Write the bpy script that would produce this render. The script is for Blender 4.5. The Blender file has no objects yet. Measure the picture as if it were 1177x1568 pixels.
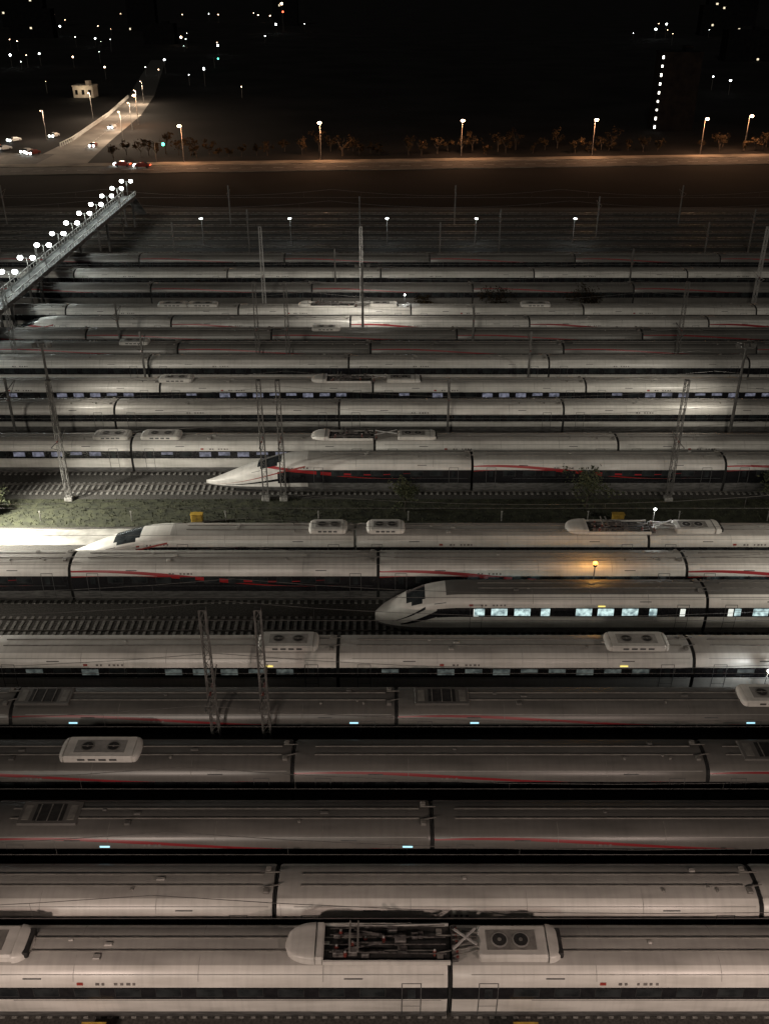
import bpy, math, random
from mathutils import Vector, Matrix
random.seed(7)
S=bpy.context.scene
S.view_settings.view_transform='Standard'
S.view_settings.look='None'
S.view_settings.exposure=0
COL=S.collection

# ------------------------------------------------------------ materials
def newmat(name):
    m=bpy.data.materials.new(name); m.use_nodes=True
    nt=m.node_tree; b=nt.nodes['Principled BSDF']
    return m,nt,b
def N(nt,t,**k):
    n=nt.nodes.new(t)
    for a,v in k.items(): setattr(n,a,v)
    return n
def noisy(name,c1,c2,scale=(1,1,1),ns=3.0,rough=.5,metal=0,detail=6,bump=0,lo=.35,hi=.65,c3=None,spec=.5):
    m,nt,b=newmat(name)
    tc=N(nt,'ShaderNodeTexCoord'); mp=N(nt,'ShaderNodeMapping'); mp.inputs['Scale'].default_value=scale
    no=N(nt,'ShaderNodeTexNoise'); no.inputs['Scale'].default_value=ns; no.inputs['Detail'].default_value=detail
    r=N(nt,'ShaderNodeValToRGB'); r.color_ramp.elements[0].position=lo; r.color_ramp.elements[1].position=hi
    r.color_ramp.elements[0].color=(*c1,1); r.color_ramp.elements[1].color=(*c2,1)
    nt.links.new(tc.outputs['Object'],mp.inputs[0]); nt.links.new(mp.outputs[0],no.inputs['Vector'])
    nt.links.new(no.outputs[0],r.inputs[0]); nt.links.new(r.outputs[0],b.inputs['Base Color'])
    b.inputs['Roughness'].default_value=rough; b.inputs['Metallic'].default_value=metal
    b.inputs['Specular IOR Level'].default_value=spec
    if bump:
        bp=N(nt,'ShaderNodeBump'); bp.inputs['Strength'].default_value=bump
        nt.links.new(no.outputs[0],bp.inputs['Height']); nt.links.new(bp.outputs[0],b.inputs['Normal'])
    return m
def emis(name,c,s,vary=False):
    m,nt,b=newmat(name)
    b.inputs['Base Color'].default_value=(*[x*.5 for x in c],1)
    b.inputs['Emission Color'].default_value=(*c,1); b.inputs['Emission Strength'].default_value=s
    if vary:
        b.inputs['Base Color'].default_value=(.03,.03,.035,1)
        tc=N(nt,'ShaderNodeTexCoord'); no=N(nt,'ShaderNodeTexNoise'); no.inputs['Scale'].default_value=2.3
        no.inputs['Detail'].default_value=3
        r=N(nt,'ShaderNodeValToRGB'); r.color_ramp.elements[0].position=.35; r.color_ramp.elements[1].position=.62
        r.color_ramp.elements[0].color=(c[0]*.22,c[1]*.24,c[2]*.26,1); r.color_ramp.elements[1].color=(*c,1)
        nt.links.new(tc.outputs['Object'],no.inputs['Vector']); nt.links.new(no.outputs[0],r.inputs[0])
        nt.links.new(r.outputs[0],b.inputs['Emission Color'])
    return m
def paint(name,c,dirt,stripe=None,rough=.36):
    """train paint: soft uneven dirt, rain streaks, optional swooping livery line in car coordinates"""
    m,nt,b=newmat(name); L=nt.links.new
    tc=N(nt,'ShaderNodeTexCoord'); mp=N(nt,'ShaderNodeMapping'); mp.inputs['Scale'].default_value=(.22,.9,1.3)
    no=N(nt,'ShaderNodeTexNoise'); no.inputs['Scale'].default_value=1.1; no.inputs['Detail'].default_value=5
    L(tc.outputs['Object'],mp.inputs[0]);L(mp.outputs[0],no.inputs['Vector'])
    mr=N(nt,'ShaderNodeMapRange'); mr.inputs[1].default_value=.28; mr.inputs[2].default_value=.62
    L(no.outputs[0],mr.inputs[0])
    oi=N(nt,'ShaderNodeObjectInfo')
    r=N(nt,'ShaderNodeValToRGB'); r.color_ramp.elements[0].position=0; r.color_ramp.elements[1].position=1
    r.color_ramp.elements[0].color=(*dirt,1); r.color_ramp.elements[1].color=(*c,1)
    L(mr.outputs[0],r.inputs[0])
    mp2=N(nt,'ShaderNodeMapping'); mp2.inputs['Scale'].default_value=(3.1,.35,.25)
    n2=N(nt,'ShaderNodeTexNoise'); n2.inputs['Scale'].default_value=1.2; n2.inputs['Detail'].default_value=4
    L(tc.outputs['Object'],mp2.inputs[0]);L(mp2.outputs[0],n2.inputs['Vector'])
    m2=N(nt,'ShaderNodeMapRange'); m2.inputs[1].default_value=.3; m2.inputs[2].default_value=.55; m2.inputs[3].default_value=.90; m2.inputs[4].default_value=1
    L(n2.outputs[0],m2.inputs[0])
    vr=N(nt,'ShaderNodeMapRange'); vr.inputs[3].default_value=.78; vr.inputs[4].default_value=1.06
    L(oi.outputs['Random'],vr.inputs[0])
    mu=N(nt,'ShaderNodeMath',operation='MULTIPLY'); L(m2.outputs[0],mu.inputs[0]); L(vr.outputs[0],mu.inputs[1])
    hs=N(nt,'ShaderNodeHueSaturation'); L(mu.outputs[0],hs.inputs['Value']); L(r.outputs[0],hs.inputs['Color'])
    out=hs.outputs[0]
    if stripe:
        sx=N(nt,'ShaderNodeSeparateXYZ'); L(tc.outputs['Object'],sx.inputs[0])
        for (amp,k,ph,z0,w,col) in stripe:
            a=N(nt,'ShaderNodeMath',operation='MULTIPLY_ADD'); a.inputs[1].default_value=k; a.inputs[2].default_value=ph
            L(sx.outputs[0],a.inputs[0])
            s=N(nt,'ShaderNodeMath',operation='SINE'); L(a.outputs[0],s.inputs[0])
            q=N(nt,'ShaderNodeMath',operation='MULTIPLY_ADD'); q.inputs[1].default_value=amp; q.inputs[2].default_value=z0
            L(s.outputs[0],q.inputs[0])
            d=N(nt,'ShaderNodeMath',operation='SUBTRACT'); L(sx.outputs[2],d.inputs[0]); L(q.outputs[0],d.inputs[1])
            ab=N(nt,'ShaderNodeMath',operation='ABSOLUTE'); L(d.outputs[0],ab.inputs[0])
            s2=N(nt,'ShaderNodeMath',operation='MULTIPLY'); s2.inputs[1].default_value=k*.9; L(sx.outputs[0],s2.inputs[0])
            s3=N(nt,'ShaderNodeMath',operation='SINE'); L(s2.outputs[0],s3.inputs[0])
            s4=N(nt,'ShaderNodeMath',operation='MULTIPLY_ADD'); s4.inputs[1].default_value=w*.9; s4.inputs[2].default_value=w*.8; L(s3.outputs[0],s4.inputs[0])
            lt=N(nt,'ShaderNodeMath',operation='LESS_THAN'); L(ab.outputs[0],lt.inputs[0]); L(s4.outputs[0],lt.inputs[1])
            mx=N(nt,'ShaderNodeMix',data_type='RGBA'); L(lt.outputs[0],mx.inputs[0]); L(out,mx.inputs[6]); mx.inputs[7].default_value=(*col,1)
            out=mx.outputs[2]
    L(out,b.inputs['Base Color'])
    b.inputs['Roughness'].default_value=rough
    return m
RED=(.32,.025,.03)
ST=[(.45,.21,1.2,2.72,.08,RED),(.50,.21,.7,2.35,.045,(.30,.02,.02))]
M={}
M['white']=paint('train_white_paint',(.76,.735,.69),(.53,.51,.47))
M['roofw']=paint('train_roof_light',(.44,.42,.39),(.29,.275,.255),rough=.5)
M['silver']=paint('train_silver_dim_paint',(.17,.16,.147),(.115,.109,.10),stripe=[(.3,.2,1.0,3.02,.05,(.24,.02,.025))])  # silver stock; its dark tone also stands in for weak light on far rows
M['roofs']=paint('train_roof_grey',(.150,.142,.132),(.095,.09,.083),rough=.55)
M['afwhite']=paint('train_white_red_line',(.74,.715,.675),(.50,.48,.45),stripe=[(.45,.21,1.2,2.72,.08,RED)])
M['band']=noisy('window_band_black',(.010,.010,.012),(.018,.018,.02),rough=.22)
M['bandr']=paint('window_band_red_line',(.018,.018,.02),(.010,.010,.012),stripe=ST,rough=.25)
M['skirt']=noisy('skirt_grey',(.07,.068,.065),(.16,.155,.15),scale=(.5,2,2),rough=.6)
M['under']=noisy('underframe_dark',(.01,.01,.01),(.03,.028,.026),rough=.8)
M['bellows']=noisy('gangway_rubber',(.012,.012,.012),(.03,.03,.03),rough=.8)
M['seam']=noisy('panel_seam_dark',(.05,.05,.05),(.09,.09,.09),rough=.7)
M['rib']=noisy('roof_rib',(.14,.13,.12),(.22,.21,.19),rough=.6)
M['ribf']=noisy('panel_joint',(.26,.25,.235),(.34,.325,.305),rough=.6)
M['glass']=noisy('window_glass_dark',(.010,.012,.014),(.035,.04,.042),ns=1.2,rough=.15)
M['equip']=noisy('roof_equipment_metal',(.05,.045,.045),(.22,.2,.19),ns=4,rough=.5,metal=.4)
M['insul']=noisy('insulator_red_brown',(.12,.03,.025),(.2,.05,.04),rough=.3)
M['dimwin']=emis('window_dim_light',(.44,.45,.58),.36,True)
M['grnwin']=emis('window_reflection_glow',(.40,.46,.42),.20,True)  # unlit panes; the greenish glow stands in for reflections in the glass
M['litwin']=emis('window_lit',(.72,.95,.93),1.0,True)
M['litwin2']=emis('window_door_lit',(.95,1.0,.92),.8)
M['redlet']=noisy('red_marking',(.25,.03,.02),(.35,.05,.04))
M['gold']=noisy('grey_lettering',(.10,.09,.085),(.2,.18,.17))
M['ledc']=emis('led_display_cyan',(.45,.85,1),1.2)
M['ledy']=emis('led_display_yellow',(1,.8,.2),1.1)
M['orange']=emis('beacon_orange',(1,.45,.06),7)
M['ballast']=noisy('track_ballast',(.030,.028,.025),(.075,.070,.062),ns=7,rough=.95,bump=.5)
M['rail']=noisy('rail_steel',(.12,.11,.1),(.3,.28,.26),ns=2,rough=.35,metal=.7)
M['sleeper']=noisy('concrete_sleeper',(.14,.135,.125),(.28,.27,.25),ns=5,rough=.9)
M['conc']=noisy('concrete_path',(.18,.175,.16),(.34,.33,.30),ns=.8,rough=.9)
M['grass']=noisy('grass_verge',(.018,.020,.011),(.046,.049,.026),ns=1.2,rough=1,bump=.5)
M['field']=noisy('dark_field',(.008,.008,.008),(.018,.017,.017),ns=.03,rough=1,detail=10,spec=.1)
M['mast']=noisy('galvanised_steel',(.085,.08,.075),(.16,.155,.145),ns=2,rough=.6,metal=.2)
M['mastw']=noisy('pale_steel',(.33,.32,.31),(.48,.47,.45),ns=2,rough=.6)
M['wire']=noisy('catenary_wire',(.12,.115,.11),(.2,.19,.18),rough=.5,metal=.3)
M['yellow']=noisy('yellow_cabinet_paint',(.26,.16,.02),(.42,.27,.04),ns=3,rough=.5)
M['asphalt']=noisy('asphalt',(.035,.033,.03),(.065,.06,.055),ns=.6,rough=.9,detail=8)
M['pave']=noisy('pavement',(.06,.055,.045),(.24,.21,.17),ns=.11,rough=.95,detail=8)
M['roadc']=noisy('concrete_road',(.14,.13,.115),(.22,.20,.18),ns=.12,rough=.95,detail=8)
M['roadw']=noisy('road_marking',(.5,.5,.48),(.7,.7,.66),rough=.8)
M['leaf']=noisy('foliage',(.02,.028,.012),(.075,.078,.035),ns=1.4,rough=.9)
M['leafd']=noisy('foliage_dark',(.012,.009,.005),(.045,.03,.016),ns=.4,rough=.95,spec=.1)
M['bark']=noisy('bark',(.02,.016,.012),(.05,.04,.03),rough=.95)
M['lampw']=emis('lamp_white',(.93,1,.97),20)
M['lampo']=emis('lamp_sodium',(1,.68,.42),18)
M['lampg']=emis('signal_green',(.1,1,.6),6)
M['lampr']=emis('signal_red',(1,.12,.05),5)
M['wall']=noisy('dark_render_wall',(.004,.004,.005),(.008,.008,.008),ns=.4,rough=.95,spec=.05)
M['wallp']=noisy('pale_building_wall',(.3,.27,.22),(.45,.4,.33),ns=.5,rough=.9)
M['winl']=emis('stair_window_lit',(1,.95,.85),5)
M['winw']=emis('room_window_lit',(1,.85,.6),1.2)
M['wind']=noisy('window_unlit',(.003,.003,.004),(.006,.006,.007),rough=.7,spec=.05)
M['carp']=noisy('car_paint_pale',(.5,.5,.5),(.6,.6,.6),rough=.25)
M['card']=noisy('car_paint_red',(.2,.03,.02),(.25,.04,.03),rough=.25)
M['tyre']=noisy('tyre',(.01,.01,.01),(.02,.02,.02),rough=.9)
M['bridge']=noisy('bridge_concrete',(.09,.09,.088),(.18,.18,.172),ns=.7,rough=.85)

# ------------------------------------------------------------ mesh builder
class MB:
    def __init__(s): s.v=[];s.f=[];s.m=[];s.sm=[];s.mats=[]
    def mi(s,k):
        if k not in s.mats: s.mats.append(k)
        return s.mats.index(k)
    def face(s,pts,k,sm=False):
        i=len(s.v); s.v+= [tuple(p) for p in pts]; s.f.append(tuple(range(i,i+len(pts)))); s.m.append(s.mi(k)); s.sm.append(sm)
    def add(s,vs,fs,k,sm=False):
        i=len(s.v); s.v+=[tuple(p) for p in vs]; mm=s.mi(k)
        for f in fs: s.f.append(tuple(i+j for j in f)); s.m.append(mm); s.sm.append(sm)
    def box(s,c,d,k,ch=0):
        x,y,z=c;a,b,h=d[0]/2,d[1]/2,d[2]/2
        if ch<=0:
            vs=[(x+i*a,y+j*b,z+l*h) for l in(-1,1) for i,j in((-1,-1),(1,-1),(1,1),(-1,1))]
            s.add(vs,[(3,2,1,0),(4,5,6,7),(0,1,5,4),(1,2,6,5),(2,3,7,6),(3,0,4,7)],k)
        else:
            def ring(A,B,H,c):
                return [(x+p,y+q,z+H) for p,q in((-A+c,-B),(A-c,-B),(A,-B+c),(A,B-c),(A-c,B),(-A+c,B),(-A,B-c),(-A,-B+c))]
            vs=ring(a,b,-h,ch)+ring(a,b,h-ch,ch)+ring(a-ch,b-ch,h,ch*.6)
            fs=[tuple(range(7,-1,-1)),tuple(range(16,24))]
            for r in(0,8):
                for q in range(8): fs.append((r+q,r+(q+1)%8,r+8+(q+1)%8,r+8+q))
            s.add(vs,fs,k)
    def bar(s,p,q,t,k,t2=None):
        p=Vector(p);q=Vector(q);d=(q-p)
        if d.length<1e-6:return
        d.normalize(); u=d.cross(Vector((0,0,1)))
        if u.length<.1:u=Vector((1,0,0))
        u.normalize(); w=d.cross(u); a=t/2;b=(t2 or t)/2
        vs=[e+u*i*a+w*j*b for e in(p,q) for i,j in((-1,-1),(1,-1),(1,1),(-1,1))]
        s.add(vs,[(3,2,1,0),(4,5,6,7),(0,1,5,4),(1,2,6,5),(2,3,7,6),(3,0,4,7)],k)
    def cyl(s,p,q,r,k,n=10,r2=None):
        p=Vector(p);q=Vector(q);d=(q-p).normalized();u=d.orthogonal().normalized();w=d.cross(u);r2=r if r2 is None else r2
        vs=[];
        for e,R in((p,r),(q,r2)):
            for i in range(n):
                a=2*math.pi*i/n; vs.append(e+u*R*math.cos(a)+w*R*math.sin(a))
        fs=[(i,(i+1)%n,n+(i+1)%n,n+i) for i in range(n)]
        s.add(vs,fs,k,True)
        s.face(vs[:n][::-1],k); s.face(vs[n:],k)
    def ball(s,c,r,k,n=8,sz=1):
        vs=[];fs=[];rr=5
        for j in range(rr+1):
            t=math.pi*j/rr
            for i in range(n):
                a=2*math.pi*i/n; vs.append((c[0]+r*math.sin(t)*math.cos(a),c[1]+r*math.sin(t)*math.sin(a),c[2]+r*sz*math.cos(t)))
        for j in range(rr):
            for i in range(n): fs.append((j*n+i,(j+1)*n+i,(j+1)*n+(i+1)%n,j*n+(i+1)%n))
        s.add(vs,fs,k,True)
    def mesh(s,name):
        me=bpy.data.meshes.new(name); me.from_pydata(s.v,[],s.f)
        for k in s.mats: me.materials.append(M[k])
        me.polygons.foreach_set('material_index',s.m); me.polygons.foreach_set('use_smooth',s.sm); me.update()
        return me
    def obj(s,name,loc=(0,0,0),parent=None,rot=0):
        o=bpy.data.objects.new(name,s.mesh(name)); COL.objects.link(o); o.location=loc; o.rotation_euler[2]=rot
        if parent: o.parent=parent
        return o
def inst(name,me,loc,parent=None,rot=0):
    o=bpy.data.objects.new(name,me); COL.objects.link(o); o.location=loc; o.rotation_euler[2]=rot
    if parent:o.parent=parent
    return o
def empty(name,loc=(0,0,0)):
    o=bpy.data.objects.new(name,None); COL.objects.link(o); o.location=loc; o.empty_display_size=.5; return o
def light(kind,name,loc,power,col,parent=None,size=.3,target=None,cone=None):
    l=bpy.data.lights.new(name,kind); l.energy=power; l.color=col
    if kind!='SUN': l.shadow_soft_size=size
    if cone: l.spot_size=math.radians(cone); l.spot_blend=.9
    o=bpy.data.objects.new(name,l); COL.objects.link(o); o.location=loc
    if target is not None:
        d=Vector(target)-Vector(loc); o.rotation_euler=d.to_track_quat('-Z','Y').to_euler()
    if parent:
        o.parent=parent; o.location=Vector(loc)-parent.location
    return o

# ------------------------------------------------------------ train car
PROF=[(1.25,.2),(1.5,.32),(1.62,.9),(1.67,1.35),(1.68,1.95),(1.63,2.78),(1.54,3.1),(1.38,3.42),(1.05,3.65),(.55,3.76),(0,3.8)]
def prof_y(z):
    for (y0,z0),(y1,z1) in zip(PROF,PROF[1:]):
        if z0<=z<=z1: return y0+(y1-y0)*(z-z0)/(z1-z0)
    return 0
class Shape:
    def __init__(s,nose,Ln): s.nose=nose;s.Ln=Ln
    def sc(s,x):
        if not s.nose or x>=s.Ln: return 1.0,3.8
        q=max(0,x/s.Ln)
        if s.nose=='bf':
            zt=1.25+2.55*math.sin(q*math.pi/2)**.85; w=max(.14,(1-(1-q)**2.8)**.6)
        else:
            zt=.85+2.95*(math.sin(q*math.pi/2)**1.25); w=max(.08,(1-(1-q)**2.0)**.75)
        return w,zt
    def pt(s,x,y,z,off=0):
        w,zt=s.sc(x); zz=.2+(z-.2)*(zt-.2)/3.6
        if zt<3.8:
            zz+= .25*(1-x/s.Ln)**2*(1-(z-.2)/3.6)
        return (x,y*w+(off if y>0 else -off if y<0 else 0),zz+(off*.6 if z>2.5 else 0))
CARL=25.06
def make_car(style,nose=None,L=CARL,win='glass',lit=None,seed=0):
    rnd=random.Random(seed*31+5)
    mb=MB(); Ln={'bf':6.8,'af':10.5,None:0}[nose]; sh=Shape(nose,Ln)
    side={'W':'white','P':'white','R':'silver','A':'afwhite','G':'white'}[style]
    roof={'W':'roofw','P':'roofw','R':'roofs','A':'roofw','G':'roofs'}[style]
    lower='skirt' if style in'PA' else side
    band='bandr' if style=='A' else 'band'
    segm=['under','skirt',lower,band if style=='A' else side,band,side,side,side,roof,roof]
    if nose:
        n=36; xs=[Ln*(i/n)**1.35 for i in range(n)]
    else: xs=[0,.12]
    base=Ln if nose else .12
    k=10
    xs+=[base+(L-.12-base)*i/k for i in range(0 if nose else 1,k+1)]; xs.append(L)
    full=[(-y,z) for y,z in PROF]+[(y,z) for y,z in PROF[-2::-1]]
    np_=len(full)
    rings=[]
    for x in xs:
        r=[]
        e=.985 if ((x==0 and not nose) or x==L) else 1
        for y,z in full: r.append(sh.pt(x,y*e,z if e==1 else .2+(z-.2)*.99))
        rings.append(r)
    vs=[p for r in rings for p in r]; i0=len(mb.v); mb.v+=vs
    nseg=len(PROF)-1
    for a in range(len(xs)-1):
        xm=(xs[a]+xs[a+1])/2
        for b in range(np_-1):
            sg=b if b<nseg else 2*nseg-1-b
            mk=segm[sg]
            if nose and xm<Ln:
                q=xm/Ln
                if sg in(3,4) and q<.72: mk='white' if nose=='bf' else side
                if nose=='bf':
                    if sg>=8 and .36<q<.58: mk='glass'
                    elif sg>=8: mk=side if q<.8 else roof
                    elif sg==7 and .43<q<.54: mk='glass'
                else:
                    if sg>=8 and .50<q<.74: mk='glass'
                    elif sg==7 and .56<q<.70: mk='glass'
                    elif sg>=8: mk=side
                if sg==2: mk=side
            mb.f.append((i0+a*np_+b,i0+a*np_+b+1,i0+(a+1)*np_+b+1,i0+(a+1)*np_+b)); mb.m.append(mb.mi(mk)); mb.sm.append(True)
    mb.face([rings[0][j] for j in range(np_)][::-1],side if nose else 'bellows'); mb.face(rings[-1],'bellows')
    mb.face([(Ln*.3,-1.25,.22),(Ln*.3,1.25,.22),(L,1.25,.22),(L,-1.25,.22)],'under')
    g=(25.3-L)/4
    for i in range(4):
        s1=.95 if i%2 else .92; s2=.95 if (i+1)%2 else .92
        pts=[(L+g*i,y*s1,.35+(z-.2)*.955*(s1/.95)) for y,z in full]; pts2=[(L+g*i+g,y*s2,.35+(z-.2)*.955*(s2/.95)) for y,z in full]
        for b in range(np_-1): mb.face([pts[b],pts[b+1],pts2[b+1],pts2[b]],'bellows')
    xs0=Ln+1.0 if nose else .9
    def patch(x0,x1,z0,z1,k,sd,off=.012):
        n=max(1,int((z1-z0)/.3)+1)
        for i in range(n):
            za=z0+(z1-z0)*i/n; zb=z0+(z1-z0)*(i+1)/n
            P=[sh.pt(x0,sd*prof_y(za),za,off),sh.pt(x1,sd*prof_y(za),za,off),sh.pt(x1,sd*prof_y(zb),zb,off),sh.pt(x0,sd*prof_y(zb),zb,off)]
            if sd>0:P=P[::-1]
            mb.face(P,k)
    for sd in(-1,1):
        doors=[L-1.75]+([] if nose else [1.75])
        if nose: doors.append(Ln+1.1)
        for dx in doors:
            for a,b,c,d in((dx-.48,dx-.44,.55,2.98),(dx+.44,dx+.48,.55,2.98),(dx-.48,dx+.48,2.98,3.02)):
                patch(a,b,c,d,'seam',sd,.014)
            patch(dx-.2,dx+.2,2.02,2.68,('litwin2' if lit else 'glass'),sd,.016)
            patch(dx-.43,dx+.43,1.4,1.43,'seam',sd,.014)
        if lit: W=[(c,w) for c,w in lit]
        else:
            W=[];x=(Ln+3.0 if nose else 3.6)
            while x<L-3.2: W.append((x,1.2)); x+=1.98
        for c,w in W:
            wk=win if rnd.random()<.88 else 'glass'
            z0,z1=(2.05,2.70) if lit else (2.17,2.66)
            zb=z0 if lit or rnd.random()<.7 else z0+rnd.uniform(.05,.22)
            patch(c-w/2-.04,c+w/2+.04,z0-.05,z1+.04,'bellows',sd,.008)
            patch(c-w/2,c+w/2,z0,z1,'glass',sd,.012)
            patch(c-w/2,c+w/2,zb,z1,('litwin' if lit else wk),sd,.018)
        patch(xs0,L-.2,3.40,3.43,'ribf',sd,.02)
        patch(xs0+3,L-.3,1.86,1.89,'seam',sd,.01)
        x=L*.32
        for i in range(7):
            if i in(2,): continue
            patch(x+i*.3,x+i*.3+rnd.uniform(.12,.2),2.90,3.04,'gold',sd,.013)
        if style in'WG': patch(L*.32-.9,L*.32-.6,2.90,3.06,'redlet',sd,.013)
        for vx in(L*.18,L*.8): patch(vx,vx+.9,3.2,3.26,'seam',sd,.013)
        for bx in ((Ln*.6+1.2 if nose else 3.7),L-3.7):
            mb.box((bx,sd*1.05,.45),(3.0,.25,.35),'under')
            for wx in(-1.25,1.25): mb.cyl((bx+wx,sd*.7,.43),(bx+wx,sd*.83,.43),.43,'equip',14)
    rk='rib' if style in'RG' else 'ribf'
    for yy in(-.36,.36):
        mb.bar((xs0+.3,yy,3.80),(L-.6,yy,3.80),.06,'rib',.07)
    for i in range(1,4):
        x=xs0+(L-xs0)*i/4
        for sd in(-1,1):
            for (z0,z1) in((3.10,3.42),(3.42,3.65),(3.65,3.76)):
                P=[sh.pt(x,sd*prof_y(z0),z0,.006),sh.pt(x+.03,sd*prof_y(z0),z0,.006),sh.pt(x+.03,sd*prof_y(z1),z1,.006),sh.pt(x,sd*prof_y(z1),z1,.006)]
                if sd>0:P=P[::-1]
                mb.face(P,rk)
    for i in range(5):
        x=rnd.uniform(xs0+1,L-1.5); y=rnd.uniform(-.7,.7); t=rnd.random()
        if t<.6: mb.box((x,y,3.80),(rnd.uniform(.2,.5),rnd.uniform(.15,.3),.12),roof,.03)
        else: mb.cyl((x,y,3.70),(x,y,3.86),.09,'rib',8)
    for sd in(-1,1):
        mb.box((L-.35,sd*.7,3.80),(.3,.3,.16),'rib',.03)
        mb.bar((L-.5,sd*.5,3.82),(L+.35,sd*.4,3.92),.05,'rib')
    if nose:
        for sd in(-1,1):
            lines=[((.20,1.7),(.58,3.0),.13,'band'),((.30,1.25),(.72,2.35),.30,'band')] if nose=='bf' else [((.10,1.5),(.98,3.1),.08,'redlet'),((.2,1.2),(.98,2.1),.2,'band')]
            for (q0,z0),(q1,z1),wd,kk in lines:
                n=14
                for i in range(n):
                    t0,t1=i/n,(i+1)/n
                    P=[]
                    for t,s_ in((t0,-1),(t1,-1),(t1,1),(t0,1)):
                        x=Ln*(q0+(q1-q0)*t); z=z0+(z1-z0)*t+s_*wd*(.3+.7*t); P.append(sh.pt(x,sd*prof_y(z),z,.02))
                    if sd>0:P=P[::-1]
                    mb.face(P,kk)
            x=Ln*.12; p=sh.pt(x,sd*1.2,2.2,.03)
            mb.ball(p,.10,'seam')
    return mb.mesh('car_body')
_cars={}
def car(style,nose,L,win,lit=None,seed=0):
    a=(style,nose,L,win,lit,seed)
    if a not in _cars: _cars[a]=make_car(*a)
    return _cars[a]

def hood(mb,x0,x1,w,h,k,z=3.72,cap='equip'):
    n=8;m=12;R=[]
    for i in range(n+1):
        t=i/n; e=math.sqrt(1-(1-t)**2) if t<1 else 1
        e=max(e,.05); r=[]
        for j in range(m+1):
            a=math.pi*j/m; c=math.cos(a); s_=math.sin(a)
            yy=-w/2*(e**.8)*math.copysign(abs(c)**.4,c); zz=z+h*(e**.7)*(abs(s_)**.3)
            r.append((x0+(x1-x0)*t,yy,zz))
        R.append(r)
    vs=[p for r in R for p in r];fs=[]
    for i in range(n):
        for j in range(m): fs.append((i*(m+1)+j,i*(m+1)+j+1,(i+1)*(m+1)+j+1,(i+1)*(m+1)+j))
    mb.add(vs,fs,k,True); mb.face(R[-1],cap)
def ac_unit(x0,L=4.4,panel=False,col='white'):
    mb=MB()
    if panel:
        mb.box((L/2,0,3.8),(L,1.7,.14),'roofs',.04)
        mb.box((L*.5,0,3.875),(L*.5,1.25,.03),'under')
        for i in range(3): mb.box((L*.32+L*.36*i/2,0,3.90),(.06,1.25,.04),'rib')
        mb.box((L*.12,0,3.875),(L*.12,1.1,.03),'rib');mb.box((L*.88,0,3.875),(L*.12,1.1,.03),'rib')
    else:
        hood(mb,0,.35,1.9,.4,col,cap=col); hood(mb,L,L-.35,1.9,.4,col,cap=col)
        mb.box((L/2,0,3.92),(L-.66,1.9,.42),col,.1)
        mb.box((L/2,0,4.135),(L*.62,1.1,.02),'ribf')
        for cx in(L*.34,L*.66):
            mb.cyl((cx,0,4.14),(cx,0,4.17),.42,'rib',20); mb.cyl((cx,0,4.16),(cx,0,4.18),.34,'under',20)
            mb.bar((cx-.34,0,4.185),(cx+.34,0,4.185),.04,'rib')
            mb.cyl((cx,0,4.17),(cx,0,4.20),.08,'rib',10)
        for sd in(-1,1):
            for i in range(4): mb.box((L*.3+i*L*.13,sd*.95,3.92),(L*.09,.03,.14),'seam')
    return mb
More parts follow.
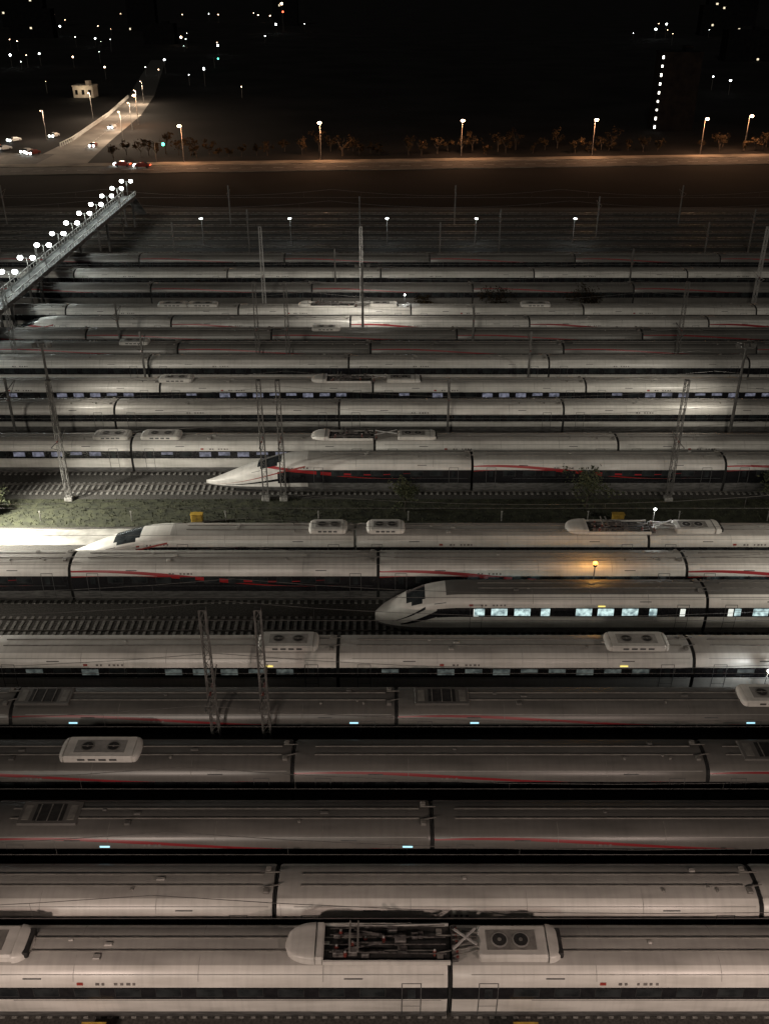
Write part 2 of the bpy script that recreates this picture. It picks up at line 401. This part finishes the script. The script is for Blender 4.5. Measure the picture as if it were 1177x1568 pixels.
def fairing(Lf,well0,well1,gap=None):
    mb=MB()
    hood(mb,0,1.5,2.15,.5,'white'); hood(mb,Lf,Lf-.8,2.0,.45,'white')
    mb.box(((well0+well1)/2,0,3.80),(well1-well0,2.0,.06),'under')
    for sd in(-1,1):
        mb.box(((well0+well1)/2,sd*1.04,3.84),(well1-well0,.09,.26),'white')
    mb.box((well0-.2,0,3.93),(.45,2.1,.44),'white',.08)
    x=well0+1.0
    span=well1-well0
    for yy in(-.45,.45):
        mb.bar((x,yy,4.0),(x+span*.3,yy*.5,4.25),.07,'equip'); mb.bar((x+span*.3,yy*.5,4.25),(x+.5,yy*.8,4.4),.05,'equip')
        mb.bar((x,yy,3.9),(x+2.0,yy,3.9),.1,'equip')
    mb.bar((x+.3,-.85,4.42),(x+.3,.85,4.42),.09,'rib'); mb.bar((x+.7,-.85,4.42),(x+.7,.85,4.42),.09,'rib')
    rnd=random.Random(int(Lf*100))
    for i in range(int(span*2.6)):
        px=well0+.4+rnd.random()*(span-.8); py=rnd.uniform(-.8,.8); h=rnd.uniform(.15,.4)
        if rnd.random()<.5:
            mb.cyl((px,py,3.82),(px,py,3.82+h),.07,'insul',8); mb.cyl((px,py,3.82+h*.5),(px,py,3.82+h*.6),.11,'insul',8); mb.cyl((px,py,3.82+h),(px,py,3.86+h),.06,'mastw',8)
        else: mb.box((px,py,3.82+h/2),(rnd.uniform(.2,.6),rnd.uniform(.15,.4),h),'equip',.03)
    for yy in(-.6,-.2,.35,.7): mb.bar((well0+.3,yy,4.05),(well1-.2,yy+rnd.uniform(-.2,.2),4.1),.04,'equip')
    a=well1+.15; b=Lf-4.3
    for i in range(6):
        yy=-.8+i*.3; mb.bar((a,yy,4.0),(b+.1,yy*.6,4.05+.05*(i%2)),.05,'rib')
        mb.cyl((a+.2,yy,3.78),(a+.2,yy,4.02),.07,'insul',8)
    mb.bar((a,-.5,4.12),(b,.6,4.2),.09,'mastw'); mb.bar((a+.1,.6,4.12),(b,-.3,4.2),.09,'mastw')
    mb.box((a+.1,0,3.85),(.3,1.9,.18),'equip')
    c0=Lf-4.2;c1=Lf-.75
    mb.box(((c0+c1)/2,0,3.9),(c1-c0,1.8,.42),'white',.1)
    mb.box(((c0+c1)/2-.1,0,4.12),((c1-c0)*.7,1.1,.03),'rib')
    for cx in(c0+1.05,c0+2.1):
        mb.cyl((cx,0,4.13),(cx,0,4.16),.42,'ribf',20); mb.cyl((cx,0,4.15),(cx,0,4.175),.35,'under',20)
        mb.cyl((cx,0,4.16),(cx,0,4.19),.10,'rib',10)
    mb.box((Lf-.25,0,3.93),(.35,1.5,.32),'under',.05)
    return mb

def train(Y,joint,style,xr,win='glass',nose=None,tip=None,lit=None,acs=(),pans=(),panels=(),leds=()):
    t=empty('high_speed_train',(joint,Y,.18))
    P=25.3
    if nose:
        LH=joint-tip-(25.3-CARL)
        inst('head_car',car(style,nose,round(LH,2),win,lit),(tip-joint,0,0),t)
        k0=0
    else:
        k0=-int((xr+joint)/P)-1
    k=k0
    while joint+k*P<xr:
        l=None
        if lit and k==0: l=((2.3,.5),(4.1,1.2),(5.9,1.2),(7.7,1.2),(9.5,1.2),(13,1.2))
        inst('car_body',car(style,None,CARL,win,l,(k+int(Y))%2),(k*P,0,0),t)
        k+=1
    for x0,L in acs: ac_unit(0,L).obj('air_conditioning_unit',(x0-joint,0,0),t)
    for x0,L in panels: ac_unit(0,L,True).obj('roof_ventilation_panel',(x0-joint,0,0),t)
    for x0,x1,w1 in pans: fairing(x1-x0,1.9,w1-x0).obj('pantograph_fairing',(x0-joint,0,0),t)
    for x,k in leds:
        mb=MB(); z0,z1=2.86,2.96
        mb.face([(-.28,-prof_y(z0)-.03,z0),(.28,-prof_y(z0)-.03,z0),(.28,-prof_y(z1)-.03,z1),(-.28,-prof_y(z1)-.03,z1)],k)
        mb.obj('led_display',(x-joint,0,0),t)
    return t
G_LIT=((8.15,.8),(9.7,1.25),(11.5,1.25),(13.3,.7),(16.3,1.25),(18.0,1.25),(19.9,1.25),(21.7,.6))
rows=[]
def R(Y,*a,**k): rows.append(Y); return train(Y,*a,**k)
R(30.45,3.3,'W',46,pans=[(-4.9,8.8,3.2),(-31.2,-17.3,-23)])
R(34.3,-5.6,'P',48)
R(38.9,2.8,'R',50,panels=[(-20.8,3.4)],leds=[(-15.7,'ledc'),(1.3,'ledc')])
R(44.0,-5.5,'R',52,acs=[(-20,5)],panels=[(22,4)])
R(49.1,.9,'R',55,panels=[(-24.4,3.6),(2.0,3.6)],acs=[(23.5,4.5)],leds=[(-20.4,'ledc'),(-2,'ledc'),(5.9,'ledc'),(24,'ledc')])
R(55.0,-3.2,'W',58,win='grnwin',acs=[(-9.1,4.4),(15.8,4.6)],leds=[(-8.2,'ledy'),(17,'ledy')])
R(62.4,25.25,'G',64,nose='bf',tip=-.75,lit=G_LIT,leds=[(16.9,'ledy')])
R(66.9,-.4,'A',66)
R(71.5,-2.4,'W',70,nose='af',tip=-29,acs=[(-6.6,3.4),(-1.6,3.4)],pans=[(15.7,29.4,23)])
R(86.3,8.9,'A',76,nose='af',tip=-18.2)
R(90.7,-.9,'W',80,win='dimwin',acs=[(-30.5,4),(-25.5,4.3)],pans=[(-7.7,5.6,-1.2)])
R(100.2,-5,'P',84)
R(106.9,-1.25,'W',86,win='dimwin',acs=[(-27,4.2)],pans=[(-8.8,4.5,-1.6)])
R(115,-4.4,'P',88)
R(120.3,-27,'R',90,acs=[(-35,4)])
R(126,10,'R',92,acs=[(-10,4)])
R(131.2,-30,'A',94,nose='af',tip=-57)
R(137,4,'W',96,acs=[(-33.4,4.5),(-29,4.5),(20,4.5)],pans=[(-12.8,2.1,-4.5)])
R(148.5,14,'R',100)  # dark style chosen so the paint makes this far row look dimly lit
R(157,-.5,'P',104)
R(167,8,'R',108)  # dark style again replaces the light falloff the even sun lacks

# ------------------------------------------------------------ ground, tracks
mb=MB(); mb.face([(-4000,-200,-.02),(4000,-200,-.02),(4000,9000,-.02),(-4000,9000,-.02)],'field'); mb.obj('ground')
mb=MB(); mb.face([(-160,5,0),(160,5,0),(160,226,0),(-160,226,0)],'ballast'); mb.obj('track_bed_ballast')
mb=MB(); mb.face([(-150,75.0,.05),(150,75.0,.05),(150,78.0,.05),(-150,78.0,.05)],'conc')
mb.face([(-150,75.0,0),(150,75.0,0),(150,75.0,.05),(-150,75.0,.05)],'conc'); mb.obj('concrete_path')
mb=MB(); mb.face([(-150,78.4,.03),(150,78.4,.03),(150,84.0,.03),(-150,84.0,.03)],'grass')
rnd=random.Random(3)
for i in range(7000):
    x=rnd.uniform(-70,70); y=rnd.uniform(78.5,83.9); h=rnd.uniform(.08,.3); a=rnd.uniform(0,3.14); w=.06
    dx,dy=math.cos(a)*w,math.sin(a)*w
    mb.face([(x-dx,y-dy,.03),(x+dx,y+dy,.03),(x+rnd.uniform(-.1,.1),y,h)],'grass')
mb.obj('grass_verge')
tracks=rows+[22,57.9,95.6,111.2,142,152.5,162,172,177,183,188.5,195,200.5,207,213,219]
mb=MB()
for Y in tracks:
    for sd in(-.7525,.7525):
        mb.box((0,Y+sd,.13),(300,.07,.13),'rail')
mb.obj('railway_tracks')
mb=MB()
for Y in tracks:
    if Y>150: continue
    n=int(70+Y*.7); st=.6
    for i in range(-n,n+1):
        x=i*st
        mb.box((x,Y,.03),(.24,2.6,.08),'sleeper')
mb.obj('concrete_sleepers')
mb=MB()
for Y in rows+[57.9,95.6,142,152.5,172,183,195,207]:
    for k in range(-3,4):
        x0=k*48-11;x1=x0+48;n=8
        pr=None
        for i in range(n+1):
            t=i/n; z=6.1+1.3*(4*(t-.5)**2)+.15; p=(x0+48*t,Y,z)
            if pr: mb.bar(pr,p,.024,'wire')
            if i%2: mb.bar(p,(p[0],Y,5.9),.012,'wire')
            pr=p
    mb.bar((-150,Y,5.9),(150,Y,5.9),.026,'wire')
mb.obj('catenary_wires')

# ------------------------------------------------------------ masts
def lattice(h,w=.5,k='mast',arms=True):
    mb=MB()
    mb.box((0,0,.2),(w+.3,w+.3,.4),'sleeper',.05)
    c=[(-w/2,-w/2),(w/2,-w/2),(w/2,w/2),(-w/2,w/2)]
    for x,y in c: mb.bar((x,y,.3),(x*.75,y*.75,h),.06,k)
    n=int(h/.75)
    for i in range(n):
        z0=.4+(h-.4)*i/n;z1=.4+(h-.4)*(i+1)/n; s0=1-.25*z0/h; s1=1-.25*z1/h
        for j in range(4):
            a=c[j];b=c[(j+1)%4]
            if i%2:a,b=b,a
            mb.bar((a[0]*s0,a[1]*s0,z0),(b[0]*s1,b[1]*s1,z1),.025,k)
            mb.bar((a[0]*s1,a[1]*s1,z1),(b[0]*s1,b[1]*s1,z1),.02,k)
    mb.box((0,0,h),(.4,.4,.06),k)
    if arms:
      for sd in(-1,1):
        mb.bar((0,sd*.2,6.6),(0,sd*2.3,6.8),.06,k); mb.bar((0,sd*.2,5.6),(0,sd*2.3,6.8),.05,k)
        mb.cyl((0,sd*.25,6.6),(0,sd*.6,6.64),.08,'insul',8)
    return mb.mesh('lattice_mast')
lm=lattice(12.8); lm2=lattice(14,.5,'mastw')
for x,y in[(-10.9,46.6),(-7.6,46.6),(38,46.6),(-45,46.6),(-11.9,83.9),(-10.1,83.9),(-31.7,83.9),(28.5,83.9),(52,83.9),(-16.4,117.6),(-12.5,117.6),(38,117.6),(-48,117.6)]:
    inst('lattice_mast',lm,(x,y,0))
for x,y in[(-18.4,142.6),(-3.5,142.6),(56.6,142.6)]:
    inst('lattice_mast',lm2,(x,y,0))
mb=MB(); mb.box((0,0,4.1),(.24,.18,8.2),'mast')
for sd in(-1,1): mb.bar((0,sd*.1,6.8),(0,sd*2.6,7.0),.06,'mast'); mb.bar((0,sd*.1,5.7),(0,sd*2.6,6.9),.05,'mast'); mb.cyl((0,sd*.15,5.7),(0,sd*.5,5.85),.09,'insul',8)
cm=mb.mesh('catenary_mast')
for y,o in((95.4,7),(111.2,-30),(123.2,12),(152.5,-8),(172,10),(183,22),(195,-5),(207,15)):
    for k in range(-2,3): inst('catenary_mast',cm,(k*48+o,y+.9,0))
for x in(-44,40): inst('catenary_mast',cm,(x,58.9,0))

mb=MB(); mb.cyl((0,0,0),(0,0,1.0),.06,'sleeper',8,.05); mb.box((0,0,1.05),(.18,.12,.12),'sleeper',.03); mb.bar((0,0,.7),(.28,0,.9),.04,'mast'); pm=mb.mesh('marker_post')
for x in(-51,-42,-33.2,-24.4,-15.3,-6.35,2.3,11.3,19.6,28.4,37,46): inst('marker_post',pm,(x,79.6,0))
mb=MB(); mb.box((0,0,.1),(1.2,.6,.2),'conc'); mb.box((0,0,.6),(1.1,.5,.8),'yellow',.06); mb.box((-.26,-.26,.57),(.46,.02,.6),'yellow'); mb.box((.26,-.26,.57),(.46,.02,.6),'yellow'); mb.box((0,-.275,.6),(.03,.03,.15),'mast'); mb.box((0,0,1.03),(1.2,.6,.05),'yellow'); ym=mb.mesh('trackside_cabinet')
for x,y in[(-14.2,28.0),(6.9,28.0),(-14,52.2),(6,52.2),(-18,79.2),(22.4,79.2),(26,52.2)]: inst('trackside_cabinet',ym,(x,y,0))

# ------------------------------------------------------------ bushes and trees
def crown(mb,c,rx,rz,n,k,rnd,s=.25):
    cl=[(rnd.gauss(0,.42),rnd.gauss(0,.42),rnd.gauss(0,.38)) for _ in range(max(6,n//26))]
    for i in range(n):
        q=rnd.choice(cl); p=Vector((c[0]+(q[0]+rnd.gauss(0,.17))*rx,c[1]+(q[1]+rnd.gauss(0,.17))*rx,c[2]+(q[2]+rnd.gauss(0,.17))*rz))
        a=Vector((rnd.gauss(0,1),rnd.gauss(0,1),rnd.gauss(0,1))).normalized(); b=a.orthogonal().normalized(); ss=s*rnd.uniform(.5,1.2)
        mb.face([p-a*ss,p+b*ss*.5,p+a*ss,p-b*ss*.5],k)
def tree_into(mb,x,y,h,r,n,k,rnd,s=.25,z0=0):
    th=h*.4
    mb.cyl((x,y,z0),(x+rnd.uniform(-.1,.1),y,z0+th),.035*h,'bark',7,.02*h)
    for i in range(5):
        a=rnd.uniform(0,6.28); mb.cyl((x,y,z0+th*rnd.uniform(.6,1)),(x+math.cos(a)*r*.6,y+math.sin(a)*r*.6,z0+h*rnd.uniform(.6,.85)),.015*h,'bark',5,.006*h)
    crown(mb,(x,y,z0+h*.68),r,h*.42,n,k,rnd,s)
for i,(x,y,h) in enumerate([(2,81.5,3.2),(20,82,4.0),(38.5,81.8,4.0),(-38,81,2.5)]):
    mb=MB(); rr=random.Random(i+20); tree_into(mb,0,0,h,h*.5,900,'leaf',rr,.16); mb.obj('bush',(x,y,0))
for i,(x,y,h) in enumerate([(31,142.8,4.8),(17,142.8,4.5),(6,142.8,3.5),(-30,152,3)]):
    mb=MB(); rr=random.Random(i+40); tree_into(mb,0,0,h,h*.55,700,'leafd',rr,.2); mb.obj('small_tree',(x,y,0))
mb=MB(); rr=random.Random(9)
x=-80
while x<190:
    h=rr.uniform(2.5,6) 
    if rr.random()<.85: tree_into(mb,x,300+.08*x+rr.uniform(0,12),h,h*.5,110,'leafd',rr,.42)
    x+=rr.uniform(1.8,5)
mb.obj('distant_tree_row')

# ------------------------------------------------------------ main road
ang=math.atan(.085)
road=empty('road',(0,283,0))
mb=MB(); mb.face([(-500,-6,.02),(500,-6,.02),(500,6,.02),(-500,6,.02)],'asphalt')
for y in(-5.6,5.6): mb.box((0,y,.026),(1000,.14,.004),'roadw')
for i in range(-80,80): mb.box((i*6,0,.026),(3,.14,.004),'roadw')
for sd in(-1,1): mb.box((0,sd*6.1,.06),(1000,.2,.16),'pave')
mb.face([(-500,6.2,.12),(500,6.2,.12),(500,11.5,.12),(-500,11.5,.12)],'pave')
mb.obj('road_surface',(0,0,0),road,ang)
sr=empty('side_road',(-97,285,0))
mb=MB()
P0=[(-7,-4),(-6.6,46),(-12,115),(-21,190),(-60,420)]; P1=[(12,-4),(7,46),(1.5,115),(-9,190),(-50,420)]
for i in range(4): mb.face([(*P0[i],.03),(*P1[i],.03),(*P1[i+1],.03),(*P0[i+1],.03)],'roadc' if i<3 else 'asphalt')
def along(t):
    for a,b,c,d in((0,.2,0,1),(.2,.5,1,2),(.5,.8,2,3),(.8,1.001,3,4)):
        if a<=t<b:
            u=(t-a)/(b-a); return ((P0[c][0]*(1-u)+P0[d][0]*u),(P0[c][1]*(1-u)+P0[d][1]*u),(P1[c][0]*(1-u)+P1[d][0]*u))
for i in range(70):
    x0,y,x1=along(.15+i*.0088)
    mb.box((x0+1.2,y,.7),(.34,.3,1.3),'roadw')
    if i%2==0: mb.box((x0+(x1-x0)*.6,y,.036),(.15,1.6,.004),'roadw')
    if i: mb.bar((px+1.2,py,1.3),(x0+1.2,y,1.3),.14,'roadw')
    px,py=x0,y
mb.obj('road_surface',(0,0,0),sr)
mb=MB(); mb.face([(-260,0,.034),(0,-6,.034),(0,14,.034),(-260,60,.034)],'asphalt'); mb.obj('road_branch',(-100,290,0))

def lampmesh(h,kind,arm=1.6,r=.42):
    mb=MB(); mb.cyl((0,0,0),(0,0,h),.11,'mast',8,.06); mb.cyl((0,0,0),(0,0,.5),.18,'mast',8)
    mb.bar((0,0,h),(0,-arm,h+.25),.08,'mast'); mb.box((0,-arm-.3,h+.27),(.34,.9,.14),'mast',.04); mb.ball((0,-arm-.3,h+.1),r,kind,8,.6)
    return mb.mesh('street_lamp')
slm=lampmesh(10,'lampo',r=.6)
for x,y in[(-58,289),(-18.8,296),(23,301),(62.7,303),(96,305),(111.6,312),(150,306),(-90,372)]:
    e=empty('street_lamp',(x,y,0)); inst('lamp_post',slm,(0,0,0),e)
    light('POINT','lamp_light',(x,y-1.9,9.2),8000,(1,.50,.25),e,.4)
sls=lampmesh(9,'lampo',r=.14)
for x,y,p in[(-86,332,12000),(-89,358,12000),(-97,402,14000),(-103,440,12000),(-112,335,7000),(-116,300,5000),(-112,392,8000)]:
    e=empty('street_lamp',(x,y,0)); inst('lamp_post',sls,(0,0,0),e); light('POINT','lamp_light',(x,y-1.9,8.6),p,(1,.76,.54),e,.4)
ylm=lampmesh(5,'lampw',.4,.3)
for x in(-36,-18.6,.5,18,37.4): 
    e=empty('yard_lamp',(x,191,0)); inst('lamp_post',ylm,(0,0,0),e); light('POINT','lamp_light',(x,190,5.2),420,(.75,.9,1),e,.3)

# ------------------------------------------------------------ footbridge with twin lamps
fb=empty('footbridge',(-54,150,0)); mb=MB()
y0,y1=-58,58
mb.box((0,0,5.75),(2.6,y1-y0,.4),'bridge')
for sd in(-1,1):
    mb.box((sd*1.3,0,6.1),(.1,y1-y0,.34),'bridge'); mb.box((sd*1.3,0,7.0),(.09,y1-y0,.09),'mastw')
    for i in range(78): mb.box((sd*1.3,y0+.5+i*1.5,6.62),(.07,.07,.68),'mastw')
for yy in(-56,-18,-5,17,35,56): 
    for sd in(-1,1): mb.cyl((sd*.9,yy,0),(sd*.9,yy,5.4),.22,'bridge',12)
    mb.box((0,yy,5.4),(2.4,.6,.28),'bridge')
for i in range(28): mb.box((0,58.2+i*.32,5.9-i*.2),(2.2,.34,.2),'bridge')
mb.obj('deck',(0,0,0),fb)
lm_=MB(); lm_.cyl((0,0,6),(0,0,9.3),.07,'mast',8,.05); lm_.bar((-.95,0,9.2),(.95,0,9.2),.06,'mast')
for sd in(-1,1): lm_.ball((sd*.95,0,9.25),.42,'lampw',10,.8); lm_.box((sd*.95,0,9.62),(.5,.3,.06),'mast')
lme=lm_.mesh('twin_lamp')
for i in range(14):
    yy=-46+i*7.9
    inst('twin_lamp',lme,(0,yy,0),fb)
    light('POINT','lamp_light',(-54,150+yy,8.7),330,(.9,1,.95),fb,.3)

# ------------------------------------------------------------ cars on the road
def carmesh(k):
    mb=MB(); prof=[(-2.2,.35),(-2.25,.75),(-2.0,.95),(-1.35,1.0),(-.8,1.42),(.7,1.45),(1.5,1.05),(2.15,.95),(2.25,.6),(2.2,.35)]
    for i in range(len(prof)-1):
        (a,b),(c,d)=prof[i],prof[i+1]; wa=.88 if b<1.1 else .68; wc=.88 if d<1.1 else .68
        gl=(b>1.1)!=(d>1.1)
        mb.face([(a,-wa,b),(c,-wc,d),(c,wc,d),(a,wa,b)],'glass' if gl else k)
    for sd in(-1,1):
        mb.face([(p[0],sd*(.88 if p[1]<1.1 else .68),p[1]) for p in prof],k)
        mb.face([(-1.15,sd*.845,1.06),(1.2,sd*.845,1.08),(.62,sd*.71,1.38),(-.75,sd*.71,1.36)],'glass')
        for wx in(-1.4,1.4): mb.cyl((wx,sd*.70,.33),(wx,sd*.9,.33),.33,'tyre',12)
        mb.ball((-2.22,sd*.62,.7),.32,'lampw'); mb.ball((2.22,sd*.62,.75),.14,'lampr')
    return mb.mesh('car')
cw=carmesh('carp'); cr=carmesh('card')
for x,y,r,m_ in[(-109,306,1.3,cw),(-111,340,1.4,cw),(-118,312,.9,cw),(-74,282,0,cr),(-68,280,0,cr),(-124,318,.5,cw),(-97,362,1.5,cw),(-121,330,1.0,cw),(-106,303,1.2,cr),(-92,318,1.6,cr)]:
    inst('car',m_,(x,y,.04),None,r)
mb=MB(); mb.cyl((0,0,0),(0,0,5.5),.09,'mast',8); mb.bar((0,0,5.4),(2.5,0,5.5),.08,'mast'); mb.box((2.5,0,5.3),(.35,.25,1.0),'under',.03); mb.ball((2.5,-.15,5.0),.45,'lampg'); tl=mb.mesh('traffic_light')
for x,y in[(-66,289),(-104,640),(166,318)]: inst('traffic_light',tl,(x,y,0))

# ------------------------------------------------------------ buildings
def building(name,x,y,w,d,h,rows_,cols,lit,seed,wall='wall',stair=False,k='winw'):
    rr=random.Random(seed); e=empty(name,(x,y,0)); mb=MB()
    mb.box((0,0,h/2),(w,d,h),wall); mb.box((0,0,h+.3),(w+.4,d+.4,.6),wall); mb.box((w*.2,0,h+1.4),(w*.2,d*.4,1.8),wall)
    mb.obj('walls',(0,0,0),e)
    mb=MB()
    for r in range(rows_):
        for c in range(cols):
            z=h*(r+.5)/rows_; xx=-w/2+w*(c+.5)/cols
            kk=k if rr.random()<lit else 'wind'
            mb.box((xx,-d/2-.02,z),(w/cols*.4,.06,h/rows_*.45),kk); mb.box((xx,-d/2-.06,z-h/rows_*.25),(w/cols*.5,.12,.1),wall)
    mb.obj('windows',(0,0,0),e)
    if stair:
        mb=MB()
        for i in range(9): mb.box((-w/2-.3,-d/2-.1,1.5+i*2.75),(.5,.3,.5+.5*rr.random()),'winl')
        mb.obj('stair_lights',(0,0,0),e)
    return e
building('apartment_building',101,360,13,11,24.5,8,5,0,1,stair=True)
e=building('low_shop_building',-136,470,9,8,4.5,1,3,.0,2,'wallp')
light('POINT','shop_light',(-136,463,3.5),500,(1,.8,.55),e)
for i,(x,y,w,h) in enumerate([(-330,1000,40,24),(-260,1150,30,30),(-420,1250,50,30),(-120,1300,30,34),(-190,900,26,15),(330,1050,40,26),(240,700,30,18),(420,1300,60,36)]):
    building('apartment_building',x,y,w,14,h,7,9,.03,30+i)
mb=MB(); rr=random.Random(5)
def fl(x,y,h,r,k): mb.cyl((x,y,0),(x,y,h),.08,'mast',5); mb.ball((x,y,h),r,k,6)
for x,y,h,r,k in [(-110,1150,26,1.2,'lampo'),(-110,1160,18,1,'lampr'),(-112,1100,8,.9,'lampw'),(-169,880,6,.8,'lampo'),(-235,860,6,.6,'lampw'),(-228,640,7,.6,'lampw'),(-215,655,7,.5,'lampw'),(-190,640,6,.45,'lampo'),(-126,600,7,.5,'lampw'),(-90,520,8,.5,'lampw'),(-320,1050,8,.8,'lampw'),(-380,1100,6,.7,'lampo'),(250,980,8,.9,'lampw'),(262,990,12,.7,'lampw'),(160,480,6,.45,'lampw'),(158,500,6,.3,'lampw'),(174,400,5,.45,'lampw'),(-150,560,6,.4,'lampo'),(-120,760,6,.7,'lampw')]: fl(x,y,h,r,k)
for i in range(46):
    y=rr.uniform(450,1600); x=-y*rr.uniform(.06,.42); fl(x,y,rr.uniform(3,9),rr.uniform(.07,.26)*y/600,rr.choice(['lampw','lampw','lampo','lampo']))
for i in range(9):
    y=rr.uniform(500,1500); x=y*rr.uniform(.2,.42); fl(x,y,rr.uniform(3,9),rr.uniform(.07,.18)*y/600,rr.choice(['lampw','lampo']))
mb.obj('distant_city_lights')

# ------------------------------------------------------------ floodlight masts
def flood(x,y,h,power,col,target,cone=130,kind='SPOT'):
    e=empty('floodlight_mast',(x,y,0)); mb=MB()
    mb.cyl((0,0,0),(0,0,h),.2,'mast',10,.12); mb.bar((-1,0,h),(1,0,h),.12,'mast')
    for i in(-.8,0,.8): mb.box((i,.1,h+.25),(.5,.3,.4),'mast',.05)
    mb.obj('mast',(0,0,0),e)
    light('SPOT','flood_lamp',(x,y+.8,h+.4),power,col,e,.5,target,cone)
flood(-19,12,14,9500,(1,.77,.66),(-8,29,3),115)
flood(20,12,14,9500,(1,.77,.66),(10,29,3),115)
flood(-39.5,76.0,8,42000,(1,.96,.84),(-31,75.5,0),125)
flood(44,58,13,8000,(1,.91,.78),(22,69,3),120)
flood(-40,57.9,13,5000,(1,.91,.79),(-20,68,2),140)
flood(-3,127.5,12,4500,(1,.94,.83),(-3,137,3),150)
flood(38,95.4,12,4000,(1,.93,.8),(24,104,3),140)
flood(-36,95.4,12,3800,(1,.93,.8),(-18,104,3),140)
e=empty('warning_beacon',(17,64.7,0)); mb=MB(); mb.cyl((0,0,0),(0,0,4.3),.05,'mast',8); mb.cyl((0,0,4.3),(0,0,4.45),.16,'under',10); mb.ball((0,0,4.58),.2,'orange',10,.7); mb.obj('beacon',(0,0,0),e)
light('POINT','beacon_light',(17,64.7,5.0),160,(1,.45,.08),e,.2)
for x,y,z,p in[(24,73.6,4.6,120),(26.5,51.8,3.9,220),(3,139,4.8,120)]:
    e=empty('work_lamp',(x,y,0)); mb=MB(); mb.cyl((0,0,0),(0,0,z),.05,'mast',8); mb.box((0,0,z+.1),(.3,.16,.2),'mast',.03); mb.ball((0,-.12,z+.1),.12,'lampw',8); mb.obj('lamp_post',(0,0,0),e)
    light('POINT','lamp_light',(x,y-.5,z+.2),p,(.95,1,1),e,.15)

# ------------------------------------------------------------ world, sun
w=bpy.data.worlds.new("World"); S.world=w; w.use_nodes=True; nt=w.node_tree
sky=nt.nodes.new('ShaderNodeTexSky'); sky.sky_type='NISHITA'; sky.sun_disc=False
sky.sun_elevation=math.radians(24); sky.sun_rotation=math.radians(195)
bg=nt.nodes['Background']; bg.inputs[1].default_value=.0022
tint=nt.nodes.new('ShaderNodeHueSaturation'); tint.inputs['Saturation'].default_value=.15
nt.links.new(sky.outputs[0],tint.inputs['Color']); nt.links.new(tint.outputs[0],bg.inputs[0])
so=light('SUN','night_key_light',(0,0,60),.42,(1,.925,.79)); so.data.angle=math.radians(6)
so.rotation_euler=(Vector((.22,.9,-.40))).to_track_quat('-Z','Y').to_euler()

# ------------------------------------------------------------ camera
cd=bpy.data.cameras.new('camera'); co=bpy.data.objects.new('camera',cd); COL.objects.link(co); S.camera=co
co.location=(0,0,45.3+.18); co.rotation_euler=(math.radians(90-29.2),0,0)
cd.sensor_fit='VERTICAL'; cd.sensor_height=24; cd.lens=24*1450/1568; cd.clip_end=12000; cd.clip_start=.5
